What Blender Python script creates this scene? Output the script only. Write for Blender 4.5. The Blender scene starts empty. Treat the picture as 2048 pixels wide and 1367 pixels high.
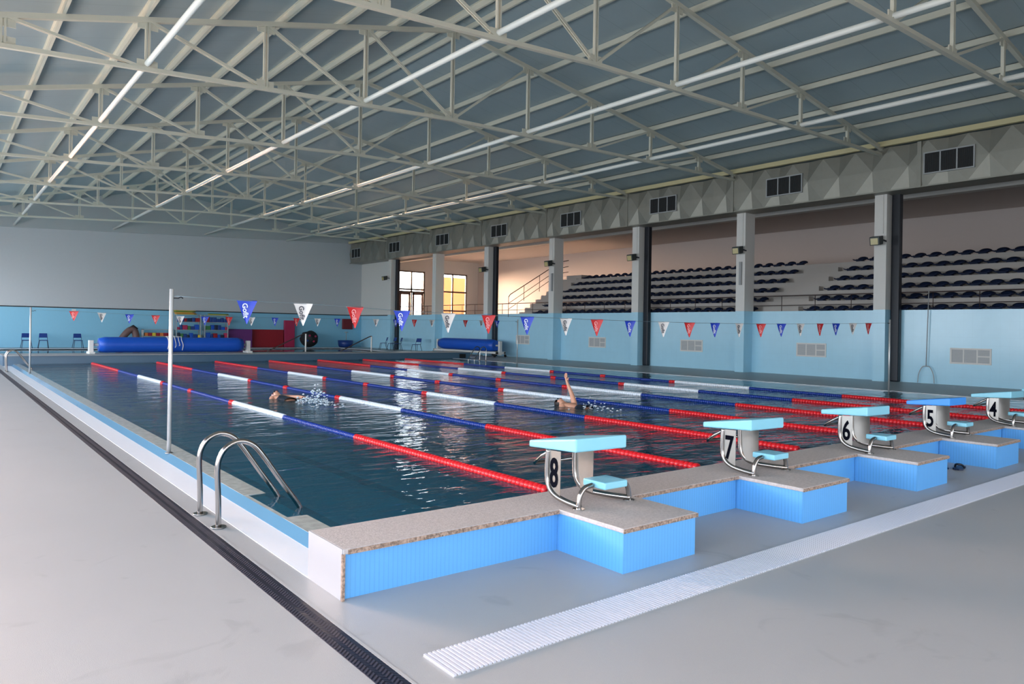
import bpy, bmesh, math, random
from mathutils import Vector, Matrix
sc = bpy.context.scene
C = sc.collection
random.seed(7)
R = math.radians

# ---------------------------------------------------------------- camera
CAMP = (-2.2598, -4.6673, 1.5191)
YAW, PITCH, ROLL = -0.6682, 0.0016, 0.0169
FPX, PY = 1461.12, 655.83
def make_camera():
    fwd = Vector((-math.sin(YAW), math.cos(YAW), 0)); right = Vector((math.cos(YAW), math.sin(YAW), 0)); up = Vector((0, 0, 1))
    f = fwd*math.cos(PITCH)+up*math.sin(PITCH); u = up*math.cos(PITCH)-fwd*math.sin(PITCH)
    r = right*math.cos(ROLL)+u*math.sin(ROLL); u2 = u*math.cos(ROLL)-right*math.sin(ROLL)
    cd = bpy.data.cameras.new('camera'); co = bpy.data.objects.new('camera', cd); C.objects.link(co)
    m = Matrix((r, u2, -f)).transposed().to_4x4(); m.translation = Vector(CAMP)
    co.matrix_world = m
    cd.sensor_width = 36.0; cd.sensor_fit = 'HORIZONTAL'
    cd.lens = FPX/2048*36.0
    cd.shift_y = (PY-683.5)/2048.0
    cd.clip_start = 0.05; cd.clip_end = 400
    sc.camera = co
make_camera()

# ---------------------------------------------------------------- world, exposure
sc.view_settings.view_transform = 'Standard'; sc.view_settings.look = 'None'
sc.view_settings.gamma = 1.0; sc.view_settings.use_curve_mapping = False
sc.view_settings.exposure = 0.62
cy = sc.cycles
cy.use_denoising = True
cy.max_bounces = 7; cy.diffuse_bounces = 4; cy.glossy_bounces = 3; cy.transmission_bounces = 4; cy.transparent_max_bounces = 8
cy.caustics_reflective = False; cy.caustics_refractive = False
cy.sample_clamp_indirect = 6.0

SKY_COOL = (0.84, 0.92, 1.02); SKY_WARM = (1.0, 0.66, 0.42)
SKY_STRENGTH = 7.0
def make_world():
    w = bpy.data.worlds.new('sky'); sc.world = w; w.use_nodes = True
    nt = w.node_tree; nt.nodes.clear()
    out = nt.nodes.new('ShaderNodeOutputWorld'); bg = nt.nodes.new('ShaderNodeBackground')
    tc = nt.nodes.new('ShaderNodeTexCoord')
    dot = nt.nodes.new('ShaderNodeVectorMath'); dot.operation = 'DOT_PRODUCT'
    dot.inputs[1].default_value = (-0.12, 0.99, 0.02)      # the low evening sun stands beyond the far end of the hall
    nt.links.new(tc.outputs['Generated'], dot.inputs[0])
    ramp = nt.nodes.new('ShaderNodeValToRGB')
    nt.links.new(dot.outputs['Value'], ramp.inputs[0])
    e = ramp.color_ramp.elements
    e[0].position = 0.84; e[0].color = (*SKY_COOL, 1)
    e[1].position = 0.95; e[1].color = (30, 18.5, 12.5, 1)
    # darker towards the zenith, bright at the horizon, sunlit ground below it
    sep = nt.nodes.new('ShaderNodeSeparateXYZ'); nt.links.new(tc.outputs['Generated'], sep.inputs[0])
    r2 = nt.nodes.new('ShaderNodeValToRGB'); nt.links.new(sep.outputs['Z'], r2.inputs[0])
    mr = nt.nodes.new('ShaderNodeMapRange'); mr.inputs[1].default_value = -1; mr.inputs[2].default_value = 1
    nt.links.new(sep.outputs['Z'], mr.inputs[0]); nt.links.new(mr.outputs[0], r2.inputs[0])
    f = r2.color_ramp.elements
    f[0].position = 0.0; f[0].color = (0.32, 0.32, 0.31, 1); f[1].position = 1.0; f[1].color = (0.16, 0.2, 0.27, 1)
    a = f.new(0.45); a.color = (0.66, 0.66, 0.64, 1); a = f.new(0.54); a.color = (1, 1, 1, 1); a = f.new(0.7); a.color = (0.52, 0.58, 0.68, 1)
    mu = nt.nodes.new('ShaderNodeMix'); mu.data_type = 'RGBA'; mu.blend_type = 'MULTIPLY'; mu.inputs[0].default_value = 1
    nt.links.new(ramp.outputs[0], mu.inputs[6]); nt.links.new(r2.outputs[0], mu.inputs[7])
    nt.links.new(mu.outputs[2], bg.inputs[0]); bg.inputs[1].default_value = SKY_STRENGTH
    nt.links.new(bg.outputs[0], out.inputs[0])
make_world()

def portal(name, loc, rot, sx, sy):
    l = bpy.data.lights.new(name, 'AREA'); l.shape = 'RECTANGLE'; l.size = sx; l.size_y = sy
    l.cycles.is_portal = True
    o = bpy.data.objects.new(name, l); o.location = loc; o.rotation_euler = rot; C.objects.link(o)
XL = -4.6; YB = 45.66; YN = -9.0; XR = 22.95; XS = 31.9
LEFT_WIN = [(-7.6, -3.6), (-3.0, 1.6), (2.2, 7.2), (7.8, 12.8), (13.4, 18.4), (19.0, 24.0), (24.6, 29.6), (30.2, 35.2), (36.0, 43.5)]
LWZ = (0.35, 4.6)
for a, b in LEFT_WIN:
    portal('daylight_portal', (XL, (a+b)/2, sum(LWZ)/2), (0, R(-90), 0), LWZ[1]-LWZ[0], b-a)
NEAR_WIN = [(-3.6, 0.6), (1.4, 5.6), (6.4, 10.6)]
NWZ = (0.8, 3.0)
for a, b in NEAR_WIN:
    portal('daylight_portal', ((a+b)/2, YN, sum(NWZ)/2), (R(90), 0, 0), b-a, NWZ[1]-NWZ[0])
BACK_WIN = [(26.1, 28.5), (29.9, 32.6)]
BWZ = (2.4, 6.0)
for a, b in BACK_WIN:
    portal('daylight_portal', ((a+b)/2, YB+.25, sum(BWZ)/2), (R(-90), 0, 0), b-a, BWZ[1]-BWZ[0])

# ---------------------------------------------------------------- materials
def lin(c):
    return tuple((x/255/12.92 if x/255 <= .04045 else ((x/255+.055)/1.055)**2.4) for x in c)
MATS = {}
def mat(name, rgb, rough=0.5, metal=0.0, noise=0.0, nscale=8.0, bump=0.0, bscale=40.0, spec=0.5, coat=0.0, linear=False):
    if name in MATS: return MATS[name]
    m = bpy.data.materials.new(name); m.use_nodes = True
    nt = m.node_tree; b = nt.nodes['Principled BSDF']
    col = rgb if linear else lin(rgb)
    b.inputs['Roughness'].default_value = rough; b.inputs['Metallic'].default_value = metal
    b.inputs['Specular IOR Level'].default_value = spec
    if coat: b.inputs['Coat Weight'].default_value = coat; b.inputs['Coat Roughness'].default_value = 0.08
    tc = nt.nodes.new('ShaderNodeTexCoord')
    n = nt.nodes.new('ShaderNodeTexNoise'); n.inputs['Scale'].default_value = nscale; n.inputs['Detail'].default_value = 5
    nt.links.new(tc.outputs['Object'], n.inputs['Vector'])
    mix = nt.nodes.new('ShaderNodeMix'); mix.data_type = 'RGBA'
    k = max(noise, 0.02)
    if noise > 0.1:
        mr = nt.nodes.new('ShaderNodeMapRange'); mr.inputs[1].default_value = 0.36; mr.inputs[2].default_value = 0.62
        nt.links.new(n.outputs['Fac'], mr.inputs[0])
    mix.inputs[6].default_value = (*[c*(1-k) for c in col], 1); mix.inputs[7].default_value = (*[min(1, c*(1+k)) for c in col], 1)
    nt.links.new((mr.outputs[0] if noise > 0.1 else n.outputs['Fac']), mix.inputs[0]); nt.links.new(mix.outputs[2], b.inputs['Base Color'])
    if bump:
        n2 = nt.nodes.new('ShaderNodeTexNoise'); n2.inputs['Scale'].default_value = bscale; n2.inputs['Detail'].default_value = 4
        nt.links.new(tc.outputs['Object'], n2.inputs['Vector'])
        bp = nt.nodes.new('ShaderNodeBump'); bp.inputs['Strength'].default_value = bump; bp.inputs['Distance'].default_value = 0.02
        nt.links.new(n2.outputs['Fac'], bp.inputs['Height']); nt.links.new(bp.outputs[0], b.inputs['Normal'])
    MATS[name] = m; return m

def tile_mat(name, rgb, rough, period, axis, depth=0.25, dark=0.85, joint=0.08, cell=None):
    """fine grooves every `period` m along `axis` (object space) over a painted or tiled surface"""
    m = mat(name, rgb, rough, noise=0.04, nscale=3)
    nt = m.node_tree; b = nt.nodes['Principled BSDF']
    geo = nt.nodes.new('ShaderNodeTexCoord'); sep = nt.nodes.new('ShaderNodeSeparateXYZ')
    nt.links.new(geo.outputs['Object'], sep.inputs[0])
    src = b.inputs['Base Color'].links[0].from_socket
    def line(ax, per):
        d = nt.nodes.new('ShaderNodeMath'); d.operation = 'DIVIDE'; d.inputs[1].default_value = per
        if ax == 'XY':
            a = nt.nodes.new('ShaderNodeMath'); a.operation = 'ADD'
            nt.links.new(sep.outputs['X'], a.inputs[0]); nt.links.new(sep.outputs['Y'], a.inputs[1]); nt.links.new(a.outputs[0], d.inputs[0])
        else: nt.links.new(sep.outputs[ax], d.inputs[0])
        f = nt.nodes.new('ShaderNodeMath'); f.operation = 'FRACT'; nt.links.new(d.outputs[0], f.inputs[0])
        l = nt.nodes.new('ShaderNodeMath'); l.operation = 'LESS_THAN'; l.inputs[1].default_value = joint
        nt.links.new(f.outputs[0], l.inputs[0]); return l.outputs[0]
    s = line(axis, period)
    if cell:
        s2 = line(cell[0], cell[1]); mx = nt.nodes.new('ShaderNodeMath'); mx.operation = 'MAXIMUM'
        nt.links.new(s, mx.inputs[0]); nt.links.new(s2, mx.inputs[1]); s = mx.outputs[0]
    mix = nt.nodes.new('ShaderNodeMix'); mix.data_type = 'RGBA'; mix.blend_type = 'MULTIPLY'
    nt.links.new(s, mix.inputs[0]); nt.links.new(src, mix.inputs[6]); mix.inputs[7].default_value = (dark, dark, dark, 1)
    nt.links.new(mix.outputs[2], b.inputs['Base Color'])
    bp = nt.nodes.new('ShaderNodeBump'); bp.inputs['Strength'].default_value = depth; bp.inputs['Distance'].default_value = 0.01; bp.invert = True
    nt.links.new(s, bp.inputs['Height']); nt.links.new(bp.outputs[0], b.inputs['Normal'])
    return m

M_floor = mat('deck_floor', (163, 165, 165), 0.4, noise=0.06, nscale=1.2, bump=0.12, bscale=260)
def deck_marks():
    nt = M_floor.node_tree; b = nt.nodes['Principled BSDF']
    src = b.inputs['Base Color'].links[0].from_socket
    tc = nt.nodes.new('ShaderNodeTexCoord')
    n = nt.nodes.new('ShaderNodeTexNoise'); n.inputs['Scale'].default_value = 2.2; n.inputs['Detail'].default_value = 6; n.inputs['Distortion'].default_value = 1.5
    nt.links.new(tc.outputs['Object'], n.inputs['Vector'])
    r = nt.nodes.new('ShaderNodeValToRGB'); r.color_ramp.elements[0].position = 0.64; r.color_ramp.elements[0].color = (1, 1, 1, 1)
    r.color_ramp.elements[1].position = 0.72; r.color_ramp.elements[1].color = (0.88, 0.88, 0.88, 1)
    nt.links.new(n.outputs['Fac'], r.inputs[0])
    mix = nt.nodes.new('ShaderNodeMix'); mix.data_type = 'RGBA'; mix.blend_type = 'MULTIPLY'; mix.inputs[0].default_value = 1
    nt.links.new(src, mix.inputs[6]); nt.links.new(r.outputs[0], mix.inputs[7]); nt.links.new(mix.outputs[2], b.inputs['Base Color'])
deck_marks()
M_white = mat('white_paint', (225, 222, 216), 0.5)
M_whitetile = mat('white_tile', (236, 238, 242), 0.25)
M_endtile = mat('end_tile', (160, 162, 166), 0.3)
M_wallwhite = mat('wall_paint', (196, 198, 200), 0.75)
M_standwall = mat('stand_wall_paint', (200, 193, 190), 0.75)
M_gable = mat('gable_panel', (176, 180, 180), 0.6)
M_roof = tile_mat('roof_panel', (158, 174, 178), 0.5, 1.1, 'Y', depth=0.2, dark=0.8, joint=0.015)
M_steel = mat('painted_steel', (206, 204, 188), 0.4)
M_tube = mat('white_tube', (238, 238, 230), 0.3)
M_eave = mat('eave_steel', (206, 194, 150), 0.45)
M_bluewall = tile_mat('blue_wall_tile', (174, 222, 242), 0.16, 0.25, 'Y', depth=0.05, dark=0.96, joint=0.03, cell=('Z', 0.25))
M_bluewall2 = mat('blue_wall_paint', (140, 200, 226), 0.35)
M_plinth = tile_mat('fluted_blue_tile', (94, 166, 226), 0.45, 0.03, 'XY', depth=0.5, dark=0.9, joint=0.25)
M_stone = mat('coping_stone', (182, 174, 170), 0.5, noise=0.11, nscale=46, bump=0.2, bscale=90)
M_stone_edge = mat('coping_stone_edge', (150, 128, 112), 0.8, noise=0.45, nscale=60, bump=0.6, bscale=70)
M_ledge = mat('wet_ledge', (172, 176, 170), 0.18, noise=0.12, nscale=14)
M_gutter = mat('gutter_tile', (88, 134, 162), 0.1)
M_basin = tile_mat('pool_tile', (74, 184, 222), 0.3, 0.3, 'X', depth=0.05, dark=0.92, joint=0.04, cell=('Y', 0.3))
M_laneline = mat('dark_lane_tile', (38, 112, 142), 0.3)
M_bulk = mat('bulkhead_tile', (78, 108, 130), 0.3)
M_black = mat('black_grating', (30, 36, 54), 0.5)
M_grate = mat('white_grating', (204, 206, 214), 0.4)
M_chrome = mat('stainless_steel', (158, 154, 150), 0.2, 1.0)
M_post = mat('satin_post', (214, 214, 212), 0.42, 0.55)
M_chrome_b = mat('brushed_steel_sheet', (150, 146, 140), 0.36, 1.0, noise=0.08)
M_galv = mat('galvanised_duct', (150, 148, 138), 0.5, 0.6, noise=0.08, nscale=5)
M_dark = mat('dark_void', (24, 24, 26), 0.7)
M_pipe = mat('black_downpipe', (20, 24, 34), 0.45)
M_rail = mat('dark_rail', (74, 62, 60), 0.4, 0.6)
M_red = mat('red_float', (222, 26, 36), 0.3)
M_blue = mat('blue_float', (6, 50, 140), 0.3)
M_wfloat = mat('white_float', (236, 242, 248), 0.3)
M_cable = mat('steel_cable', (140, 160, 170), 0.4, 0.7)
M_turq = mat('pale_turquoise_plastic', (136, 200, 218), 0.4)
M_bluep = mat('mid_blue_plastic', (66, 150, 236), 0.4)
M_navy = mat('navy_seat_plastic', (22, 36, 66), 0.45)
M_conc = mat('pale_concrete', (182, 176, 170), 0.8)
M_cover = mat('blue_pool_cover', (18, 82, 186), 0.42)
M_chair = mat('chair_blue_plastic', (20, 58, 130), 0.4)
M_chairleg = mat('chair_leg_steel', (60, 74, 98), 0.4, 0.5)
M_maroon = mat('crimson_mat', (150, 22, 38), 0.6)
M_purple = mat('purple_mat', (112, 50, 120), 0.6)
M_pink = mat('pink_mat', (176, 44, 86), 0.6)
M_yellow = mat('yellow_foam', (214, 190, 60), 0.6)
M_green = mat('green_foam', (60, 120, 70), 0.6)
M_redbox = mat('dark_red_box', (116, 22, 32), 0.5)
M_rubber = mat('black_rubber', (20, 22, 26), 0.7)
M_grey = mat('grey_plastic', (166, 168, 168), 0.5)
M_brown = mat('brown_pipe', (110, 84, 80), 0.5)
M_skin = mat('skin', (214, 158, 130), 0.45)
M_hair = mat('dark_hair', (50, 40, 36), 0.6)
M_suit = mat('dark_swimwear', (16, 30, 46), 0.4)
M_foam = mat('water_foam', (200, 214, 222), 0.3)
M_lamp = mat('lamp_glass', (196, 180, 120), 0.2)
M_lamphouse = mat('lamp_housing', (70, 76, 74), 0.45, 0.3)
M_black_ink = mat('black_number', (8, 10, 20), 0.9, spec=0.05)
M_white_ink = mat('white_print', (225, 232, 245), 0.5)
M_dark_ink = mat('grey_print', (70, 70, 80), 0.5)
M_orange = mat('orange_facade', (214, 122, 62), 0.8)
M_ground = mat('outside_ground', (150, 130, 110), 0.9)
M_frame = mat('dark_window_frame', (84, 70, 62), 0.5)

def glass_mat():
    m = bpy.data.materials.new('window_glass'); m.use_nodes = True; nt = m.node_tree; nt.nodes.clear()
    o = nt.nodes.new('ShaderNodeOutputMaterial'); mx = nt.nodes.new('ShaderNodeMixShader'); t = nt.nodes.new('ShaderNodeBsdfTransparent')
    g = nt.nodes.new('ShaderNodeBsdfGlossy'); g.inputs['Roughness'].default_value = 0.02; f = nt.nodes.new('ShaderNodeFresnel')
    t.inputs[0].default_value = (0.93, 0.95, 0.94, 1)
    nt.links.new(f.outputs[0], mx.inputs[0]); nt.links.new(t.outputs[0], mx.inputs[1]); nt.links.new(g.outputs[0], mx.inputs[2]); nt.links.new(mx.outputs[0], o.inputs[0])
    return m
M_glass = glass_mat()

def water_mat(name, tint, amp, scale, body=(0.0, 0.15, 0.26)):
    m = bpy.data.materials.new(name); m.use_nodes = True; nt = m.node_tree; nt.nodes.clear()
    N = nt.nodes.new; L = nt.links.new
    o = N('ShaderNodeOutputMaterial'); mx = N('ShaderNodeMixShader'); t = N('ShaderNodeBsdfTransparent'); g = N('ShaderNodeBsdfGlossy')
    g.inputs['Roughness'].default_value = 0.03; t.inputs[0].default_value = (*tint, 1)
    fr = N('ShaderNodeFresnel'); fr.inputs[0].default_value = 1.333
    tc = N('ShaderNodeTexCoord'); mp = N('ShaderNodeMapping'); L(tc.outputs['Object'], mp.inputs[0])
    mp.inputs['Rotation'].default_value = (0, 0, R(38)); mp.inputs['Scale'].default_value = (0.55, 1.3, 1)
    n1 = N('ShaderNodeTexNoise'); n1.inputs['Scale'].default_value = scale; n1.inputs['Detail'].default_value = 3; n1.inputs['Distortion'].default_value = 0.5
    n2 = N('ShaderNodeTexNoise'); n2.inputs['Scale'].default_value = scale*0.28; n2.inputs['Detail'].default_value = 2
    L(mp.outputs[0], n1.inputs['Vector']); L(mp.outputs[0], n2.inputs['Vector'])
    # the swimmers ruffle the middle lanes; the strip by the left edge stays calm
    sep = N('ShaderNodeSeparateXYZ'); L(tc.outputs['Object'], sep.inputs[0])
    mr = N('ShaderNodeMapRange'); mr.inputs[1].default_value = 0.0; mr.inputs[2].default_value = 5.0; mr.inputs[3].default_value = 0.35; mr.inputs[4].default_value = 1.0
    L(sep.outputs['X'], mr.inputs[0])
    a = N('ShaderNodeMath'); a.operation = 'MULTIPLY_ADD'; a.inputs[1].default_value = 2.0
    L(n2.outputs['Fac'], a.inputs[0]); L(n1.outputs['Fac'], a.inputs[2])
    a2 = N('ShaderNodeMath'); a2.operation = 'MULTIPLY'; L(a.outputs[0], a2.inputs[0]); L(mr.outputs[0], a2.inputs[1])
    bp = N('ShaderNodeBump'); bp.inputs['Strength'].default_value = 1.0; bp.inputs['Distance'].default_value = amp
    L(a2.outputs[0], bp.inputs['Height'])
    L(bp.outputs[0], fr.inputs['Normal']); L(bp.outputs[0], g.inputs['Normal'])
    df = N('ShaderNodeBsdfDiffuse'); df.inputs[0].default_value = (*body, 1)      # light scattered back by the water itself
    m2 = N('ShaderNodeMixShader'); m2.inputs[0].default_value = 0.3; L(t.outputs[0], m2.inputs[1]); L(df.outputs[0], m2.inputs[2])
    L(fr.outputs[0], mx.inputs[0]); L(m2.outputs[0], mx.inputs[1]); L(g.outputs[0], mx.inputs[2]); L(mx.outputs[0], o.inputs[0])
    return m
M_water = water_mat('pool_water', (0.22, 0.90, 1.0), 0.021, 5.2)
M_water2 = water_mat('still_pool_water', (0.5, 0.74, 0.82), 0.004, 2.0)

# ---------------------------------------------------------------- mesh helpers
class MB:
    def __init__(s): s.v = []; s.f = []; s.sm = []
    def add(s, vs, fs, smooth=False):
        o = len(s.v); s.v += [tuple(v) for v in vs]; s.f += [tuple(i+o for i in f) for f in fs]; s.sm += [smooth]*len(fs); return s
    def box(s, x0, x1, y0, y1, z0, z1):
        return s.add([(x0,y0,z0),(x1,y0,z0),(x1,y1,z0),(x0,y1,z0),(x0,y0,z1),(x1,y0,z1),(x1,y1,z1),(x0,y1,z1)],
                     [(3,2,1,0),(4,5,6,7),(0,1,5,4),(1,2,6,5),(2,3,7,6),(3,0,4,7)])
    def hexa(s, p): return s.add(p, [(3,2,1,0),(4,5,6,7),(0,1,5,4),(1,2,6,5),(2,3,7,6),(3,0,4,7)])
    def bar(s, p, q, w, h, up=(0,0,1)):
        p = Vector(p); q = Vector(q); d = (q-p).normalized(); up = Vector(up)
        if abs(d.dot(up)) > .98: up = Vector((0,1,0))
        a = d.cross(up).normalized()*w/2; b = a.cross(d).normalized()*h/2
        P = [p-a-b, p+a-b, p+a+b, p-a+b, q-a-b, q+a-b, q+a+b, q-a+b]
        return s.add(P, [(0,1,2,3),(7,6,5,4),(4,5,1,0),(5,6,2,1),(6,7,3,2),(7,4,0,3)])
    def tube(s, pts, r, n=10, closed=False):
        P = [Vector(p) for p in pts]; m = len(P); vs = []; ref = None
        rr = r if isinstance(r, (list, tuple)) else [r]*m
        for i in range(m):
            if closed: d = P[(i+1) % m]-P[i-1]
            else: d = (P[min(i+1, m-1)]-P[max(i-1, 0)])
            d.normalize()
            if ref is None:
                ref = Vector((0,0,1)) if abs(d.z) < .9 else Vector((0,1,0))
            a = (ref-d*ref.dot(d)).normalized(); ref = a; b = d.cross(a)
            for k in range(n):
                t = 2*math.pi*k/n; vs.append(P[i]+(a*math.cos(t)+b*math.sin(t))*rr[i])
        fs = []
        for i in range(m if closed else m-1):
            j = (i+1) % m
            for k in range(n):
                fs.append((i*n+k, i*n+(k+1) % n, j*n+(k+1) % n, j*n+k))
        s.add(vs, fs, True)
        if not closed:
            o = len(s.v)-len(vs)
            s.f += [tuple(o+k for k in reversed(range(n))), tuple(o+(m-1)*n+k for k in range(n))]; s.sm += [False, False]
        return s
    def cyl(s, c, r, h, n=20, axis='Z'):
        c = Vector(c); d = {'X': Vector((h,0,0)), 'Y': Vector((0,h,0)), 'Z': Vector((0,0,h))}[axis]
        return s.tube([c, c+d], r, n)
    def prism(s, poly, z0, z1):
        n = len(poly)
        return s.add([(x,y,z0) for x,y in poly]+[(x,y,z1) for x,y in poly],
                     [tuple(reversed(range(n))), tuple(range(n,2*n))]+[(i,(i+1)%n,n+(i+1)%n,n+i) for i in range(n)])
    def build(s, name, m, parent=None, loc=None):
        me = bpy.data.meshes.new(name); me.from_pydata(s.v, [], s.f)
        me.polygons.foreach_set('use_smooth', s.sm); me.update()
        o = bpy.data.objects.new(name, me); C.objects.link(o)
        if m: me.materials.append(m)
        if parent: o.parent = parent
        if loc: o.location = loc
        return o
def bevel(o, w=0.01, seg=2):
    b = o.modifiers.new('bevel', 'BEVEL'); b.width = w; b.segments = seg; b.limit_method = 'ANGLE'; return o
def tag(o, label=None, cat=None, group=None, kind=None):
    if label: o['label'] = label
    if cat: o['category'] = cat
    if group: o['group'] = group
    if kind: o['kind'] = kind
    return o
def empty(name, loc=(0,0,0), rz=0.0):
    o = bpy.data.objects.new(name, None); o.location = loc; o.rotation_euler.z = rz; o.empty_display_size = 0.2; C.objects.link(o); return o
def struct(mb, name, m, label):
    return tag(mb.build(name, m), label, kind='structure')
def kids(o): return [c for c in bpy.data.objects if c.parent == o]
def dup(root, loc=None, rz=None):
    tree = {}
    for o in C.objects:
        if o.parent: tree.setdefault(o.parent.name, []).append(o)
    def rec(o, par):
        c = o.copy(); C.objects.link(c)
        if par: c.parent = par
        for ch in tree.get(o.name, []): rec(ch, c)
        return c
    c = rec(root, None)
    if loc is not None: c.location = loc
    if rz is not None: c.rotation_euler.z = rz
    return c
def arc(c, r, a0, a1, n, plane='XZ'):
    out = []
    for i in range(n+1):
        t = R(a0+(a1-a0)*i/n); x = c[0]+r*math.cos(t)
        out.append((x, c[1], c[2]+r*math.sin(t)) if plane == 'XZ' else (c[0], c[1]+r*math.cos(t), c[2]+r*math.sin(t)))
    return out
def smooth_path(pts, k=6):
    P = [Vector(p) for p in pts]; out = []
    for i in range(len(P)-1):
        p0 = P[max(i-1,0)]; p1 = P[i]; p2 = P[i+1]; p3 = P[min(i+2,len(P)-1)]
        for j in range(k):
            t = j/k
            out.append(0.5*((2*p1)+(p2-p0)*t+(2*p0-5*p1+4*p2-p3)*t*t+(3*p1-p0-3*p2+p3)*t**3))
    out.append(P[-1]); return out
def text_mesh(body, size, name, m, parent, mw, sx=1.0, bold=0.0):
    cu = bpy.data.curves.new(name, 'FONT'); cu.body = body; cu.size = size; cu.align_x = 'CENTER'; cu.align_y = 'CENTER'
    cu.extrude = 0.0008; cu.offset = bold; cu.resolution_u = 3
    to = bpy.data.objects.new(name, cu); C.objects.link(to)
    me = bpy.data.meshes.new_from_object(to.evaluated_get(bpy.context.evaluated_depsgraph_get()))
    bpy.data.objects.remove(to)
    me.transform(Matrix.Diagonal((sx, 1, 1, 1))); me.transform(mw); me.materials.clear(); me.materials.append(m)
    o = bpy.data.objects.new(name, me); C.objects.link(o); o.parent = parent
    return o
ORD = ['first','second','third','fourth','fifth','sixth','seventh','eighth','ninth','tenth','eleventh','twelfth','thirteenth','fourteenth','fifteenth','sixteenth',
       'seventeenth','eighteenth','nineteenth','twentieth','twenty-first','twenty-second','twenty-third','twenty-fourth','twenty-fifth','twenty-sixth']

# ---------------------------------------------------------------- setting: floor, walls
W = 2.0818; ZW = 0.0611; ZR = 0.2863
XO = -0.475; YO = -0.9236
PXR = 17.55            # right water edge
def setting():
    f = MB()
    T = -0.25
    f.box(XL, XO, YN, YB, T, 0)
    f.box(XO, XR, YN, YO+0.02, T, 0)
    f.box(PXR, XR, YO+0.02, 25.0, T, 0)
    f.box(18.6, XR, 25.0, 26.75, T, 0)
    f.box(19.9, XR, 26.75, YB, T, 0)
    f.box(XO, 19.9, 42.6, YB, T, 0)
    f.box(XO, 0.0, 26.75, 42.6, T, 0)
    struct(f, 'floor', M_floor, 'grey pool deck with a fine non-slip texture')
    # walls
    w = MB()
    def wall_open(mb, axis, c0, c1, a0, a1, z0, z1, holes, hz):
        def B(p, q, r, s):
            if q-p < 1e-4 or s-r < 1e-4: return
            if axis == 'x': mb.box(c0, c1, p, q, r, s)
            else: mb.box(p, q, c0, c1, r, s)
        B(a0, a1, z0, hz[0]); B(a0, a1, hz[1], z1)
        cur = a0
        for h in holes:
            B(cur, h[0], hz[0], hz[1]); cur = h[1]
        B(cur, a1, hz[0], hz[1])
    wall_open(w, 'x', XL-0.25, XL, YN-0.25, YB+0.3, -0.2, 6.9, LEFT_WIN, LWZ)
    struct(w, 'wall_left', M_wallwhite, 'pale window wall along the left side of the hall')
    w = MB(); wall_open(w, 'y', YN-0.25, YN, XL, XS, -0.2, 9.9, NEAR_WIN, NWZ)
    struct(w, 'wall_near', M_wallwhite, 'pale end wall behind the photographer')
    w = MB(); wall_open(w, 'y', YB, YB+0.25, XL-0.25, 35, 2.36, 7.1, BACK_WIN, BWZ); w.box(XL-.25, 24.0, YB+.02, YB+.25, 7.1, 10.3)
    wb = struct(w, 'wall_back', M_wallwhite, 'grey painted far end wall above the blue dado')
    w = MB(); w.box(XL, XR, YB-0.02, YB+0.25, -0.2, 2.33); w.box(XR, 35, YB, YB+.25, -.2, 2.36)
    struct(w, 'wall_back', M_bluewall2, 'pale blue dado of the far end wall')
    w = MB(); w.box(XL, XR, YB-0.035, YB+0.0, 2.33, 2.39)
    struct(w, 'trim_1', M_pipe, 'thin dark line along the top of the blue dado')
    # gable over the far wall
    w = MB(); w.hexa([(XL, YB-0.12, 6.62), (23.0, YB-0.12, 7.75), (23.0, YB+0.2, 7.75), (XL, YB+0.2, 6.62),
                      (XL, YB-0.12, 10.4), (23.0, YB-0.12, 10.4), (23.0, YB+0.2, 10.4), (XL, YB+0.2, 10.4)])
    struct(w, 'wall_back', M_gable, 'pale gable panel above the far end wall')
    # right wall: blue parapet of the stand
    w = MB(); w.box(XR, XR+0.22, YN, YB, -0.2, 2.38)
    struct(w, 'wall_right', M_bluewall, 'glossy pale blue tiled parapet wall below the stand')
    w = MB(); w.box(XR-0.02, XR+0.2, 40.5, YB, 2.39, 7.0)
    struct(w, 'wall_right', M_white, 'white wall in the far right corner above the blue dado')
    w = MB(); w.box(XR-0.035, XR+0.0, 40.5, YB-0.03, 2.33, 2.39)
    struct(w, 'trim_2', M_pipe, 'thin dark line in the far right corner')
    w = MB(); w.box(33.7, 33.95, YN, YB+.25, 0, 7.2)
    struct(w, 'wall_stand', M_standwall, 'wall behind the spectator stand')
    # roof
    zr = lambda x: (9.76-0.2375*(9.0-x) if x < 9 else 9.76-0.165*(x-9)) + 0.24
    w = MB()
    for a, b in ((XL-0.3, 9.0), (9.0, 24.2)):
        w.hexa([(a, YN-.3, zr(a)), (b, YN-.3, zr(b)), (b, YB+.3, zr(b)), (a, YB+.3, zr(a)),
                (a, YN-.3, zr(a)+.1), (b, YN-.3, zr(b)+.1), (b, YB+.3, zr(b)+.1), (a, YB+.3, zr(a)+.1)])
    struct(w, 'ceiling', M_roof, 'blue grey insulated roof panels of the pitched roof')
    w = MB(); w.box(24.2, 34.0, YN-.3, YB+.3, 7.05, 7.2); w.box(24.1, 24.3, YN-.3, YB+.3, 7.05, 7.9)
    struct(w, 'ceiling', M_standwall, 'low ceiling over the spectator stand')
    w = MB(); w.box(25.6, 26.0, YN, YB, 6.55, 7.05)
    struct(w, 'trim_3', M_white, 'pale beam under the ceiling of the stand')
    # outside, seen through the far glass doors
    w = MB(); w.box(-30, 70, YB+0.3, YB+60, 1.9, 2.1)
    struct(w, 'floor', M_ground, 'pale ground outside the far doors')
setting()

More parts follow.
